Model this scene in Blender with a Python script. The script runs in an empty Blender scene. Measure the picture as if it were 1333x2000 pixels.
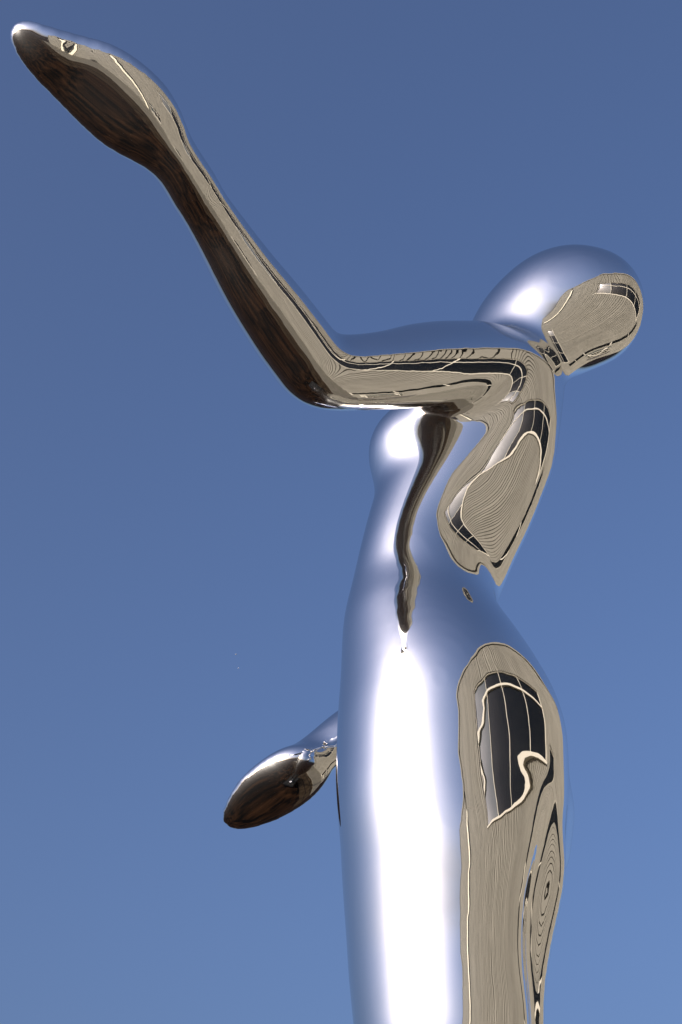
import bpy, bmesh, math, random
import numpy as np
from mathutils import Vector, Matrix

# ------------------------------------------------------------------ camera
CAM_Z = 1.6
PITCH = math.radians(37.0)
FPX = 3000.0                       # focal length in photo pixels (1333 x 2000)
S = bpy.context.scene
C = S.collection
cam_d = bpy.data.cameras.new('camera')
cam = bpy.data.objects.new('camera', cam_d); C.objects.link(cam)
cam.location = (0, 0, CAM_Z)
cam.rotation_euler = (math.radians(90) + PITCH, 0, 0)
cam_d.sensor_fit = 'VERTICAL'; cam_d.sensor_height = 24.0
cam_d.lens = 24.0 * FPX / 2000.0
cam_d.clip_end = 3000
S.camera = cam

# ------------------------------------------------------------------ sky, sun, exposure
SUN_EL = math.radians(16.0)
SUN_AZ = math.radians(-136.0)       # measured from +y towards +x
sun_dir = Vector((math.sin(SUN_AZ) * math.cos(SUN_EL), math.cos(SUN_AZ) * math.cos(SUN_EL), math.sin(SUN_EL)))
W = bpy.data.worlds.new('World'); S.world = W; W.use_nodes = True
nt = W.node_tree; nt.nodes.clear()
sky = nt.nodes.new('ShaderNodeTexSky'); sky.sky_type = 'NISHITA'
sky.sun_disc = False; sky.sun_elevation = SUN_EL; sky.sun_rotation = SUN_AZ
sky.air_density = 0.95; sky.dust_density = 9.0; sky.ozone_density = 4.8; sky.altitude = 0
bg = nt.nodes.new('ShaderNodeBackground'); bg.inputs['Strength'].default_value = 0.145
wo = nt.nodes.new('ShaderNodeOutputWorld')
wb = nt.nodes.new('ShaderNodeVectorMath'); wb.operation = 'MULTIPLY'; wb.inputs[1].default_value = (1.07, .955, 1.0)   # white balance of the daylight
nt.links.new(sky.outputs[0], wb.inputs[0]); nt.links.new(wb.outputs[0], bg.inputs[0]); nt.links.new(bg.outputs[0], wo.inputs[0])
sl = bpy.data.lights.new('sun', 'SUN'); sl.energy = 4.0; sl.angle = math.radians(0.5); sl.color = (1, .93, .83)
so = bpy.data.objects.new('sun', sl); C.objects.link(so)
so.rotation_euler = sun_dir.to_track_quat('Z', 'Y').to_euler(); so.location = sun_dir * 50
S.view_settings.view_transform = 'Standard'; S.view_settings.look = 'None'
S.view_settings.exposure = 0.60; S.view_settings.gamma = 1.0
S.cycles.max_bounces = 12; S.cycles.glossy_bounces = 8; S.cycles.sample_clamp_indirect = 0
S.cycles.use_denoising = True

# ------------------------------------------------------------------ helpers
def tag(o, label=None, cat=None, group=None, kind=None):
    if label: o['label'] = label
    if cat: o['category'] = cat
    if group: o['group'] = group
    if kind: o['kind'] = kind
    return o

def mesh_obj(name, verts, faces, mat, parent=None, smooth=False):
    me = bpy.data.meshes.new(name); me.from_pydata(verts, [], faces); me.update()
    if smooth: me.polygons.foreach_set('use_smooth', [True] * len(me.polygons))
    if mat: me.materials.append(mat)
    o = bpy.data.objects.new(name, me); C.objects.link(o); o.parent = parent
    return o

# ------------------------------------------------------------------ figure as one smooth implicit surface
Y0 = 5.6                            # distance from the camera to the vertical plane of the figure
D0 = np.array([0, math.cos(PITCH), math.sin(PITCH)]); U0 = np.array([0, -math.sin(PITCH), math.cos(PITCH)])
def P(px, py, off=0.0):
    """a point of the figure: where the line of sight meets the vertical plane y = Y0+off; and metres per photo pixel there"""
    d = D0 + np.array([1, 0, 0]) * (px - 666.5) / FPX + U0 * (1000 - py) / FPX
    t = (Y0 + off) / d[1]
    return np.array([0, 0, CAM_Z]) + d * t, t / FPX

PSI = math.radians(35.0)            # facing image left and away
Fd = np.array([-math.cos(PSI), math.sin(PSI), 0.0]); Ld = np.array([-math.sin(PSI), -math.cos(PSI), 0.0])

H = 0.018
LO = np.array([-1.75, 2.8, 0.2]); HI = np.array([1.95, 7.1, 8.3])
N = np.ceil((HI - LO) / H).astype(int)
ax = [(LO[i] + H * np.arange(N[i])).astype(np.float32) for i in range(3)]
BIG = np.float32(0.6)

def catmull(K, n):
    K = np.array(K, dtype=float); Q = np.vstack([2 * K[0] - K[1], K, 2 * K[-1] - K[-2]]); out = []
    for i in range(1, len(Q) - 2):
        p0, p1, p2, p3 = Q[i - 1], Q[i], Q[i + 1], Q[i + 2]
        for t in np.arange(n) / n:
            out.append(.5 * ((2 * p1) + (-p0 + p2) * t + (2 * p0 - 5 * p1 + 4 * p2 - p3) * t * t + (-p0 + 3 * p1 - 3 * p2 + p3) * t ** 3))
    out.append(Q[-2]); return np.array(out)

def sweep(K, flat=None, n=6, pad=0.35):
    """K rows: x, y, z, r, k (stretch along the unit vector flat). Returns the sub-grid slice and its distance values"""
    A = catmull(K, n)
    lo = (A[:, :3] - (A[:, 3] * np.maximum(A[:, 4], 1))[:, None]).min(0) - pad
    hi = (A[:, :3] + (A[:, 3] * np.maximum(A[:, 4], 1))[:, None]).max(0) + pad
    i0 = np.clip(np.floor((lo - LO) / H).astype(int), 0, N - 1); i1 = np.clip(np.ceil((hi - LO) / H).astype(int), 1, N)
    sl = tuple(slice(a, b) for a, b in zip(i0, i1))
    out = np.full(tuple(i1 - i0), BIG, np.float32)
    for a, b in zip(A[:-1], A[1:]):
        rr = max(a[3] * max(a[4], 1), b[3] * max(b[4], 1)) + pad
        l2 = np.minimum(a[:3], b[:3]) - rr; h2 = np.maximum(a[:3], b[:3]) + rr
        j0 = np.clip(np.floor((l2 - LO) / H).astype(int), i0, i1 - 1); j1 = np.clip(np.ceil((h2 - LO) / H).astype(int), i0 + 1, i1)
        X = ax[0][j0[0]:j1[0], None, None] - np.float32(a[0]); Y = ax[1][None, j0[1]:j1[1], None] - np.float32(a[1]); Z = ax[2][None, None, j0[2]:j1[2]] - np.float32(a[2])
        v = (b - a)[:3].astype(np.float32); L2 = float(v @ v) + 1e-9
        t = np.clip((X * v[0] + Y * v[1] + Z * v[2]) / np.float32(L2), 0, 1)
        qx = X - t * v[0]; qy = Y - t * v[1]; qz = Z - t * v[2]
        r = np.float32(a[3]) + t * np.float32(b[3] - a[3])
        q2 = qx * qx + qy * qy + qz * qz
        if flat is not None:
            f = flat.astype(np.float32); c = qx * f[0] + qy * f[1] + qz * f[2]
            k = np.float32(a[4]) + t * np.float32(b[4] - a[4])
            q2 = np.maximum(q2 + c * c * (1 / (k * k) - 1), 0)
        d = np.sqrt(q2) - r
        s2 = tuple(slice(p - q, u - q) for p, u, q in zip(j0, j1, i0))
        out[s2] = np.minimum(out[s2], d)
    return sl, out

def union(D, prim, k):
    sl, d = prim; o = D[sl]
    h = np.maximum(k - np.abs(o - d), 0) / k
    D[sl] = np.minimum(o, d) - h * h * k * np.float32(.25)

def carve(D, prim, k):
    sl, d = prim; o = D[sl]; d = -d
    h = np.maximum(k - np.abs(o - d), 0) / k
    D[sl] = np.maximum(o, d) + h * h * k * np.float32(.25)

def rows(L, base_flat=1.0):
    R = []
    for e in L:
        px, py, off, r = e[:4]; k = e[4] if len(e) > 4 else base_flat
        p, s = P(px, py, off); R.append([*p, r * s, k])
    return R

def torso_rows(L):
    R = []
    for py, l, r, off, k in L:
        p, s = P((l + r) / 2, py, off); b = (r - l) / 2 * s / math.sqrt((k * math.sin(PSI)) ** 2 + math.cos(PSI) ** 2)
        R.append([*p, b, k])
    return R

# outline of the trunk: photo row, left edge, right edge, distance offset, width/depth
TORSO = [(780, 860, 1070, 0.04, 2.041), (830, 806, 1070, 0.03, 1.525), (880, 782, 1070, 0.02, 1.373), (960, 750, 1044, 0.0, 1.153), (1040, 723, 994, -0.02, 1.2), (1100, 706, 966, -0.035, 1.231), (1180, 684, 968, -0.035, 1.123), (1230, 671, 982, -0.03, 1.139), (1280, 666, 1016, -0.015, 1.218), (1400, 662, 1098, 0.0, 1.204), (1500, 661, 1112, 0, 1.177), (1600, 664, 1108, -0.02, 1.129), (1700, 667, 1106, -0.04, 1.059), (1800, 674, 1085, -0.06, 1.018), (1900, 682, 1068, -0.08, 0.977), (2050, 695, 1062, -0.11, 0.956), (2250, 715, 1030, -0.15, 0.931)]
HEAD = [(1138, 604, 0, 126), (1102, 612, 0, 136), (1052, 638, 0, 132), (1000, 688, 0, 104)]
NECK = [(1050, 720, 0, 60), (1040, 800, 0, 56), (998, 880, 0, 72)]
ARM = [(1000, 735, -0.12, 69.5, 1.2), (960, 710, -0.25, 74.0, 1.4), (890, 708, -0.44, 73.7, 1.45), (822, 714, -0.6, 73.7, 1.45), (740, 724, -0.76, 70.5, 1.4), (630, 722, -0.92, 73.7, 1.3), (580, 671, -1.03, 74.2, 1.2), (525, 598, -1.17, 69.7, 1.15), (478, 530, -1.29, 64.0, 1.1), (429, 452, -1.42, 56.1, 1.05), (385, 383, -1.55, 51.9, 1), (350, 326, -1.65, 47.9, 1)]
HAND = [(370, 358, -1.59, 50, 1), (350, 326, -1.65, 48, 1), (320, 290, -1.71, 59, .85), (290, 255, -1.77, 78, .66), (247, 215, -1.83, 92, .55), (194, 164, -1.91, 90, .5),
        (140, 130, -1.97, 76, .5), (90, 103, -2.03, 59, .55), (54, 74, -2.07, 44, .6), (50, 71, -2.08, 42, .6)]
FARARM = [(1000, 760, .50, 60, 1), (900, 1000, .80, 55, 1), (850, 1250, 1.12, 44, 1.6), (760, 1385, 1.08, 41, 1.7), (690, 1428, 1.04, 40, 1.7), (630, 1467, 1.01, 36, 1.6), (590, 1492, .99, 38, 1.35), (570, 1505, .98, 42, 1.1)]
FARHAND = [(612, 1503, 1.0, 36, .8), (575, 1518, .98, 70, .5), (525, 1548, 1.04, 72, .4), (482, 1580, 1.1, 50, .4), (463, 1594, 1.13, 40, .4)]
BREAST = [(800, 872, -.12, 76, 1), (798, 878, -.12, 76, 1)]
BREAST2 = [(790, 880, .32, 66, 1), (788, 884, .32, 66, 1)]
SCAP = [(1000, 745, -.15, 80), (1000, 830, -.135, 80), (985, 920, -.08, 76), (962, 1000, -.02, 68), (930, 1100, .10, 52), (905, 1200, .22, 36)]
BUTT2 = [(1040, 1600, .30, 80), (1036, 1660, .30, 76)]

CLEFT = [(1112, 1575, -.24, 3), (1100, 1640, -.25, 20), (1084, 1730, -.265, 34), (1070, 1850, -.25, 28), (1058, 2000, -.22, 16), (1050, 2150, -.2, 8)]

def build_figure():
    ut = np.array([0, math.sin(math.radians(20)), math.cos(math.radians(20))])
    D = np.full(tuple(N), BIG, np.float32)
    union(D, sweep(torso_rows(TORSO), Ld, n=4), .1)
    union(D, sweep(rows(NECK)), .16)
    c = P(872, 2250, -.15)[0]                         # legs and feet, below the photograph   LEG_Z
    for sd in (-1, 1):
        hip = c + Ld * .13 * sd; kn = hip + Fd * .06; an = hip + Ld * .02 * sd - Fd * .05
        union(D, sweep([[*hip, .27, 1], [kn[0], kn[1], 2.0, .19, 1], [an[0], an[1], 1.35, .17, 1], [an[0], an[1], .75, .10, 1], [an[0], an[1], .62, .10, 1]]), .12)
        ft = an + Fd * .45
        union(D, sweep([[an[0], an[1], .62, .10, 1], [(an + Fd * .25)[0], (an + Fd * .25)[1], .585, .085, 1], [ft[0], ft[1], .56, .06, 1]]), .08)
    union(D, sweep(rows(HEAD, .82), Ld), .10)
    union(D, sweep(rows(BREAST)), .14); union(D, sweep(rows(BREAST2)), .14)
    union(D, sweep(rows(BUTT2)), .16); union(D, sweep(rows(SCAP)), .20)
    union(D, sweep(rows(FARARM), ut), .16); 
    arm = np.full(tuple(N), BIG, np.float32)
    ut = np.array([0, math.sin(math.radians(20)), math.cos(math.radians(20))])
    union(arm, sweep(rows(ARM), ut), .05)
    hn = np.array([.15, -.66, -.74]); hn /= np.linalg.norm(hn)
    union(arm, sweep(rows(HAND), hn), .08)
    fn = np.array([.0, -.50, -.86]); fn /= np.linalg.norm(fn)
    union(D, sweep(rows(FARHAND), fn), .08)
    carve(D, sweep(rows(CLEFT)), .17)
    union(D, (tuple(slice(None) for _ in range(3)), arm), .06)
    return D

def blur(D, n):
    for _ in range(n):
        for a in range(3):
            p = np.roll(D, 1, a); q = np.roll(D, -1, a); D = D * np.float32(.5) + (p + q) * np.float32(.25)
    return D

def surface_nets(D):
    ins = D < 0
    c = ins[:-1, :-1, :-1]; cnt = np.zeros(c.shape, np.int8)
    for i in (0, 1):
        for j in (0, 1):
            for k in (0, 1): cnt += ins[i:N[0] - 1 + i, j:N[1] - 1 + j, k:N[2] - 1 + k]
    act = (cnt > 0) & (cnt < 8); idx = np.argwhere(act); vid = np.full(c.shape, -1, np.int32); vid[act] = np.arange(len(idx))
    acc = np.zeros((len(idx), 3)); w = np.zeros(len(idx))
    corners = [(i, j, k) for i in (0, 1) for j in (0, 1) for k in (0, 1)]
    val = {q: D[idx[:, 0] + q[0], idx[:, 1] + q[1], idx[:, 2] + q[2]].astype(float) for q in corners}
    for q in corners:
        for a in range(3):
            if q[a] == 0:
                r = list(q); r[a] = 1; r = tuple(r); u, v = val[q], val[r]; m = (u < 0) != (v < 0)
                t = np.where(m, u / np.where(m, u - v, 1), 0); p = np.tile(np.array(q, float), (len(idx), 1)); p[:, a] = t
                acc[m] += p[m]; w[m] += 1
    V = LO + H * (idx + acc / w[:, None])
    F = []
    for a in range(3):
        b, c2 = (a + 1) % 3, (a + 2) % 3
        s0 = [slice(None)] * 3; s1 = [slice(None)] * 3; s0[a] = slice(0, -1); s1[a] = slice(1, None)
        m = ins[tuple(s0)] != ins[tuple(s1)]; e = np.argwhere(m); flip = ins[tuple(s0)][m]
        ok = (e[:, b] > 0) & (e[:, c2] > 0) & (e[:, b] < N[b] - 1) & (e[:, c2] < N[c2] - 1); e = e[ok]; flip = flip[ok]
        q = []
        for db, dc in ((0, 0), (-1, 0), (-1, -1), (0, -1)):
            g = e.copy(); g[:, b] += db; g[:, c2] += dc; q.append(vid[g[:, 0], g[:, 1], g[:, 2]])
        q = np.stack(q, 1); q[~flip] = q[~flip][:, ::-1]; F.append(q)
    return V, np.vstack(F)

def relax(V, F, it=12):
    E = np.vstack([F[:, [0, 1]], F[:, [1, 2]], F[:, [2, 3]], F[:, [3, 0]]]); E = np.vstack([E, E[:, ::-1]])
    n = len(V); deg = np.bincount(E[:, 0], minlength=n)[:, None]
    for i in range(it):
        for lam in (.6, -.62):
            s = np.stack([np.bincount(E[:, 0], weights=V[E[:, 1], k], minlength=n) for k in range(3)], 1)
            V = V + lam * (s / deg - V)
    return V

# small outline corrections read off the photograph: photo x, photo y, shift x, shift y
WARP = [(24, 60, -4, -2), (36, 46, -6, -4), (52, 42, 0, -4), (78, 46, 0, -2), (110, 54, 0, 4), (142, 60, 0, 12), (180, 70, -2, 8), (222, 86, -2, 2), (258, 108, -2, 2), (290, 136, 4, -2), (322, 172, 4, -4), (346, 210, 2, 0), (368, 254, 0, 2), (396, 298, -8, 4), (424, 342, -4, 4), (472, 420, 0, 0), (524, 488, 0, 0), (576, 552, 2, -2), (628, 614, 2, 0), (672, 650, 0, 4), (24, 68, -4, 0), (32, 100, 0, 0), (52, 132, 0, -2), (88, 174, 0, -2), (130, 216, 0, 2), (176, 266, 2, -4), (228, 304, 2, -6), (268, 326, 4, -4), (302, 356, 8, -8), (330, 398, 6, -4), (368, 452, 0, 0), (398, 508, 0, 0), (430, 570, 0, 2), (474, 646, -2, 0), (516, 708, -2, 0), (556, 762, 0, 0), (592, 788, 0, 0), (628, 798, 2, 0), (700, 802, 0, 0), (676, 650, 0, 6), (740, 648, 0, -4), (820, 634, 0, -4), (890, 628, 0, -4), (740, 826, 2, 0), (728, 854, -2, 0), (724, 884, -2, 0), (730, 926, -4, 0), (736, 962, -6, 0), (728, 994, -4, -2), (714, 1044, -4, 0), (698, 1106, -2, 0), (682, 1166, 0, 0), (670, 1218, 2, 0), (666, 1272, 2, 0), (664, 1344, 4, 0), (666, 1588, -2, 0), (668, 1686, 0, 0), (676, 1808, 0, 0), (686, 1930, -2, 0), (690, 1990, 0, 0), (928, 618, 0, 0), (954, 574, 2, 4), (998, 530, 0, 2), (1044, 502, -6, -6), (1090, 486, -6, -6), (1126, 482, 0, -6), (1172, 486, 0, -4), (1212, 502, 0, 2), (1242, 532, -4, 0), (1256, 568, -2, 0), (1258, 604, -2, 0), (1250, 636, 2, 2), (1230, 670, 4, 4), (1200, 698, 2, 6), (1160, 720, 2, 0), (1122, 738, -2, -2), (1108, 750, -6, 0), (1106, 768, -6, 0), (1104, 798, -8, 0), (1098, 852, -10, -2), (1092, 896, -10, 0), (1078, 944, -8, -2), (1064, 982, -10, -4), (1044, 1032, -10, -4), (1018, 1084, -10, -4), (996, 1124, -6, -4), (982, 1152, 0, 0), (974, 1186, 8, -4), (996, 1214, 2, -2), (1018, 1242, -2, 2), (1050, 1288, -2, 2), (1080, 1348, 0, 2), (1096, 1394, 4, 0), (1104, 1442, 4, 0), (1108, 1500, 2, 0), (1114, 1540, 2, 0), (1122, 1588, -4, 0), (1118, 1642, -4, 0), (1104, 1700, 2, 0), (1096, 1774, -4, 0), (1082, 1834, -2, -2), (1070, 1890, 0, 0), (1062, 1938, 6, 2), (1058, 1994, 8, 4), (664, 1376, 2, 0), (658, 1394, -6, -8), (632, 1414, -4, -6), (606, 1434, -4, -4), (580, 1450, 0, 0), (570, 1454, 0, 4), (552, 1460, 2, 4), (534, 1468, 2, 4), (512, 1482, 0, 4), (486, 1502, 2, 4), (466, 1526, 4, 2), (454, 1548, 0, 0), (444, 1578, -6, 0), (444, 1598, -12, 4), (448, 1602, -14, 12), (458, 1610, -10, 12), (470, 1612, 0, 10), (500, 1610, 0, 2), (532, 1602, -2, -2), (566, 1590, -4, -4), (600, 1572, -4, -2), (620, 1558, -6, -6), (636, 1540, -10, -10), (644, 1528, -14, -8), (650, 1518, -8, -4), (662, 1506, 2, -2)]

def warp(V):
    if not WARP: return V
    W = np.array(WARP, float); ctr = np.array([0, 0, CAM_Z]); q = V - ctr
    dep = q @ D0; px = 666.5 + FPX * q[:, 0] / dep; py = 1000 - FPX * (q @ U0) / dep
    num = np.zeros((len(V), 2)); den = np.full(len(V), .35)
    for x, y, dx, dy in W:
        w = np.exp(-((px - x) ** 2 + (py - y) ** 2) / (2 * 42.0 ** 2)); num[:, 0] += w * dx; num[:, 1] += w * dy; den += w
    sh = num / den[:, None]; s = (dep / FPX)[:, None]
    return V + s * (sh[:, :1] * np.array([[1, 0, 0]]) - sh[:, 1:] * U0[None])

def make_figure(mat, parent=None):
    D = blur(build_figure(), 7)
    V, F = surface_nets(D); V = warp(relax(V, F))
    me = bpy.data.meshes.new('chrome_figure')
    me.vertices.add(len(V)); me.vertices.foreach_set('co', V.astype(np.float32).ravel())
    me.loops.add(F.size); me.loops.foreach_set('vertex_index', F.astype(np.int32).ravel())
    me.polygons.add(len(F)); me.polygons.foreach_set('loop_start', np.arange(0, F.size, 4, dtype=np.int32))
    me.polygons.foreach_set('use_smooth', np.ones(len(F), bool))
    me.update(calc_edges=True); me.validate(); me.materials.append(mat)
    o = bpy.data.objects.new('mirror_statue', me); C.objects.link(o)
    return o

# ------------------------------------------------------------------ materials
def principled(name, col, rough=.6, metal=0.0):
    m = bpy.data.materials.new(name); m.use_nodes = True; b = m.node_tree.nodes['Principled BSDF']
    b.inputs['Base Color'].default_value = (*col, 1); b.inputs['Roughness'].default_value = rough; b.inputs['Metallic'].default_value = metal
    b.inputs['Specular IOR Level'].default_value = .5 if rough < .3 else .08
    return m, m.node_tree, b

def steel():
    m = bpy.data.materials.new('polished_steel'); m.use_nodes = True; t = m.node_tree; t.nodes.clear()
    out = t.nodes.new('ShaderNodeOutputMaterial'); mix = t.nodes.new('ShaderNodeMixShader')
    a = t.nodes.new('ShaderNodeBsdfAnisotropic'); b = t.nodes.new('ShaderNodeBsdfAnisotropic')
    a.inputs['Color'].default_value = (.86, .86, .85, 1); a.inputs['Roughness'].default_value = 0.012
    tc = t.nodes.new('ShaderNodeTexCoord'); nz = t.nodes.new('ShaderNodeTexNoise'); bp = t.nodes.new('ShaderNodeBump')
    nz.inputs['Scale'].default_value = 5.5; nz.inputs['Detail'].default_value = 1.5; bp.inputs['Strength'].default_value = 1.0; bp.inputs['Distance'].default_value = .0011
    t.links.new(tc.outputs['Object'], nz.inputs['Vector']); t.links.new(nz.outputs['Fac'], bp.inputs['Height']); t.links.new(bp.outputs[0], a.inputs['Normal'])
    b.inputs['Color'].default_value = (.8, .8, .79, 1); b.inputs['Roughness'].default_value = 0.26
    mix.inputs[0].default_value = .045
    t.links.new(a.outputs[0], mix.inputs[1]); t.links.new(b.outputs[0], mix.inputs[2]); t.links.new(mix.outputs[0], out.inputs[0])
    return m

M_steel = steel()
statue = make_figure(M_steel)
tag(statue, 'polished mirror steel statue of a faceless woman raising one arm against the sky', 'statue')
#SETTING
def noise_tint(t, b, c1, c2, scale, detail=4, coords='Object', lo=.3, hi=.7):
    tc = t.nodes.new('ShaderNodeTexCoord'); n = t.nodes.new('ShaderNodeTexNoise'); r = t.nodes.new('ShaderNodeValToRGB')
    n.inputs['Scale'].default_value = scale; n.inputs['Detail'].default_value = detail
    r.color_ramp.elements[0].position = lo; r.color_ramp.elements[0].color = (*c1, 1)
    r.color_ramp.elements[1].position = hi; r.color_ramp.elements[1].color = (*c2, 1)
    t.links.new(tc.outputs[coords], n.inputs['Vector']); t.links.new(n.outputs['Fac'], r.inputs[0]); t.links.new(r.outputs[0], b.inputs['Base Color'])

M_clad, t_, b_ = principled('beige_cladding', (.6, .52, .4), .75); noise_tint(t_, b_, (.20, .186, .150), (.26, .241, .196), .8)
M_back, t_, b_ = principled('dark_joint', (.05, .045, .035), .9)
M_trim, t_, b_ = principled('cream_frame', (.62, .57, .46), .5)
M_sunlit, t_, b_ = principled('sunlit_cream', (.80, .74, .56), .6)  # light cream that carries sunlight in its base colour
M_glass, t_, b_ = principled('dark_window_glass', (.003, .004, .005), .05); b_.inputs['Specular IOR Level'].default_value = .22
M_sky_glass, t_, b_ = principled('sky_grey_glass', (.045, .055, .055), .1)  # mirrored sky put into the pane colour as grey
M_pave, t_, b_ = principled('brown_brick', (.06, .04, .025), .8); noise_tint(t_, b_, (.001, .0006, .0003), (.055, .024, .009), .9, 8, lo=.42, hi=.78)
M_kerb, t_, b_ = principled('pale_paving', (.26, .24, .18), .8); noise_tint(t_, b_, (.15, .135, .10), (.19, .17, .13), .9)

# ground sheet and the paved forecourt
g = mesh_obj('ground', [(-900, -900, 0), (900, -900, 0), (900, 900, 0), (-900, 900, 0)], [(0, 1, 2, 3)], M_pave); tag(g, kind='structure')

# the building across the square, seen in the mirror of the statue
AZ = math.radians(84.0); WD = 7.5
foot = Vector((.5 + WD * math.sin(AZ), 5.2 - WD * math.cos(AZ), 0))
B = bpy.data.objects.new('ribbed_building', None); C.objects.link(B)
B.location = foot; B.rotation_euler = (0, 0, AZ)       # local x runs along the wall, local +y out to the statue
tag(B, 'beige building with ribbed cladding and dark gridded windows mirrored in the polished statue', 'building')
def box_mesh(name, x0, x1, y0, y1, z0, z1, mat):
    me = bpy.data.meshes.new(name)
    v = [(x, y, z) for z in (z0, z1) for y in (y0, y1) for x in (x0, x1)]
    me.from_pydata(v, [], [(0, 2, 3, 1), (4, 5, 7, 6), (0, 1, 5, 4), (2, 6, 7, 3), (0, 4, 6, 2), (1, 3, 7, 5)]); me.update(); me.materials.append(mat); return me
def box(name, x0, x1, y0, y1, z0, z1, mat, parent):
    o = bpy.data.objects.new(name, box_mesh(name, x0, x1, y0, y1, z0, z1, mat)); C.objects.link(o); o.parent = parent; return o

WL, WR, ROOF = -27.0, 11.5, 13.0
WINDOWS = [(-8.0, 3.6, 7.8, 10.5, 4, 2), (-14.6, -10.6, 1.2, 3.3, 3, 2), (6.1, 8.8, 1.2, 3.6, 3, 2), (4.35, 5.7, .4, 8.6, 1, 3)]
box('wall', WL, WR, -12, -.30, 0, ROOF - .1, M_back, B)
rnd = random.Random(4)
x = WL; PW = .36
while x < WR - .05:
    x1 = min(x + PW * rnd.choice((1, 1, 1, .8, 1.25)), WR)
    holes = sorted([(w[2], w[3]) for w in WINDOWS if w[0] < (x + x1) / 2 < w[1]]); z = .05
    pr = rnd.uniform(-.012, .012)
    if -17.7 < x < -17.0: x = x1; continue
    for a, b in holes + [(ROOF, ROOF)]:
        if a - z > .1: box('panel', x + .038, x1 - .038, -.30, pr, z, a - .01, M_clad, B)
        z = b + .01
    x = x1
box('roof_coping', WL - .12, WR + .12, -12.1, .14, ROOF + .004, ROOF + .26, M_clad, B)
box('corner_trim', WL - .1, WL - .004, -12, .12, 0, ROOF, M_clad, B)
box('sunlit_strip', -16.9, -16.1, .03, .24, 0, ROOF - 1.5, M_sunlit, B)  # added strip, a sunlit band of the wall put into its colour
for (a, b, c, d, nx, nz) in WINDOWS:
    w = bpy.data.objects.new('window', None); C.objects.link(w); w.parent = B; w.location = ((a + b) / 2, 0, c)
    hw = (b - a) / 2; hh = d - c; fw = .085
    box('sill', -hw - .12, hw + .12, -.2, .10, -.12, -.004, M_trim, w)
    rows_z = [0, hh] if nz == 1 else ([0, hh * .70, hh] if nz == 2 else [hh * i / nz for i in range(nz + 1)])
    for i in range(nx + 1):
        X = -hw + 2 * hw * i / nx; box('mullion', X - fw / 2, X + fw / 2, -.24, -.10, 0, hh, M_trim, w)
    for z in rows_z:
        box('transom', -hw, hw, -.243, -.085, max(0, z - .055), min(hh, z + .055), M_trim, w)
    for i in range(nx):
        for j in range(len(rows_z) - 1):
            X0 = -hw + 2 * hw * i / nx + fw / 2; X1 = -hw + 2 * hw * (i + 1) / nx - fw / 2
            box('pane', X0, X1, -.20, -.19, rows_z[j] + .06, rows_z[j + 1] - .06, M_sky_glass if i == 0 and nx > 1 else M_glass, w)

# pale paving strip at the foot of the wall
m = [Matrix.Rotation(AZ, 4, 'Z') @ Vector(p) + foot for p in ((WL, .1, .12), (WR, .1, .12), (WR, 4.2, .12), (WL, 4.2, .12), (WL, .1, 0), (WR, .1, 0), (WR, 4.2, 0), (WL, 4.2, 0))]
pv = mesh_obj('pavement', m, [(0, 1, 2, 3), (3, 2, 6, 7), (0, 3, 7, 4), (1, 5, 6, 2)], M_kerb); tag(pv, kind='structure')

# tan walk beside the pale paving, coloured as if sunlit, tree shadows painted as dark strips
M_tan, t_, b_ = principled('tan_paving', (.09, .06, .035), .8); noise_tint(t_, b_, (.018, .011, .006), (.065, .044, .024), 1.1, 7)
M_shadow, t_, b_ = principled('tree_shadow', (.006, .006, .006), .7)  # near-black colour for the painted tree shadows
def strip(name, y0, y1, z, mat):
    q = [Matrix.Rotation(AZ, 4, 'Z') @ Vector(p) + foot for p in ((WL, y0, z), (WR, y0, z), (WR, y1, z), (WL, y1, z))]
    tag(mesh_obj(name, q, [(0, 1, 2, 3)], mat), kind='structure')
strip('path', 4.2, 6.6, .004, M_tan); strip('shadow_strip', 4.75, 4.87, .008, M_shadow); strip('shadow_strip', 5.7, 5.8, .008, M_shadow)

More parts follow.
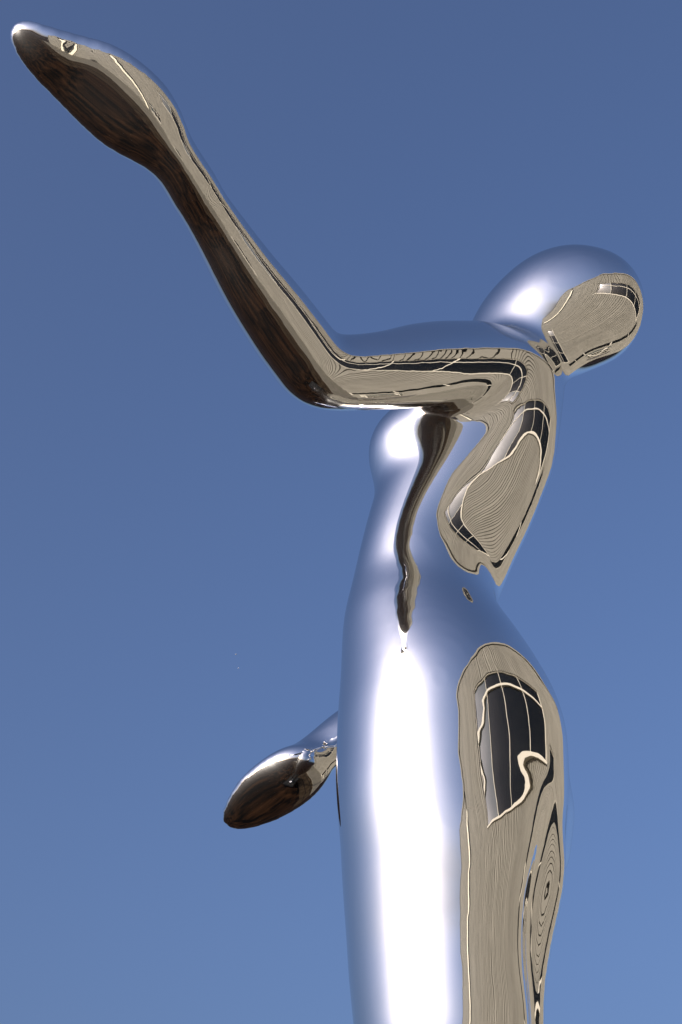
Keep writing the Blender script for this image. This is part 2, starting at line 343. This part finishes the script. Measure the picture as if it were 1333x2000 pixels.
# stone plinth under the statue and two specks of birds in the blue
M_stone, t_, b_ = principled('dark_stone', (.02, .02, .02), .6); noise_tint(t_, b_, (.012, .012, .011), (.035, .033, .03), 3, 6)
pc = P(872, 2250, -.15)[0]
plinth = bpy.data.objects.new('plinth', None); C.objects.link(plinth); plinth.location = (pc[0], pc[1], 0); plinth.rotation_euler = (0, 0, PSI)
tag(plinth, 'low dark stone plinth under the feet of the polished statue', 'plinth')
box('base_block', -1.1, 1.1, -1.1, 1.1, 0, .34, M_stone, plinth); box('cap_slab', -1.0, 1.0, -1.0, 1.0, .342, .50, M_stone, plinth)
M_bird, t_, b_ = principled('white_feather', (.8, .8, .8), .7)
def bird(px, py, dist, size, label):
    d = D0 + np.array([1, 0, 0]) * (px - 666.5) / FPX + U0 * (1000 - py) / FPX
    r = bpy.data.objects.new('bird', None); C.objects.link(r); r.location = Vector((0, 0, CAM_Z)) + Vector(d) * dist; r.rotation_euler = (.2, .3, .7)
    tag(r, label, 'bird', 'distant birds in the sky')
    s_ = size; n = 6
    ring = [(s_ * x, s_ * w * math.cos(a * math.pi / 3), s_ * w * math.sin(a * math.pi / 3)) for x, w in ((-.5, .02), (-.2, .10), (.15, .12), (.42, .07), (.52, .015)) for a in range(n)]
    f = [(i * n + a, i * n + (a + 1) % n, (i + 1) * n + (a + 1) % n, (i + 1) * n + a) for i in range(4) for a in range(n)]
    mesh_obj('body', ring, f, M_bird, r, True)
    for sd in (-1, 1):
        v = [(.2, .05, .02), (-.15, .05, .02), (.28, .5, .16), (-.02, .5, .16), (.02, 1.0, .05), (-.06, .98, .05)]
        v = [(x * s_, y * sd * s_, z * s_ + dz) for dz in (0, .012) for x, y, z in v]
        mesh_obj('wing', v, [(0, 1, 3, 2), (2, 3, 5, 4), (6, 8, 9, 7), (8, 10, 11, 9), (0, 2, 8, 6), (2, 4, 10, 8), (1, 7, 9, 3), (3, 9, 11, 5), (4, 5, 11, 10), (0, 6, 7, 1)], M_bird, r)
bird(461, 1278, 150, .17, 'tiny pale bird far off, upper of the pair left of the waist')
bird(466, 1305, 160, .13, 'tiny pale bird far off in the sky, the lower and fainter of the pair')
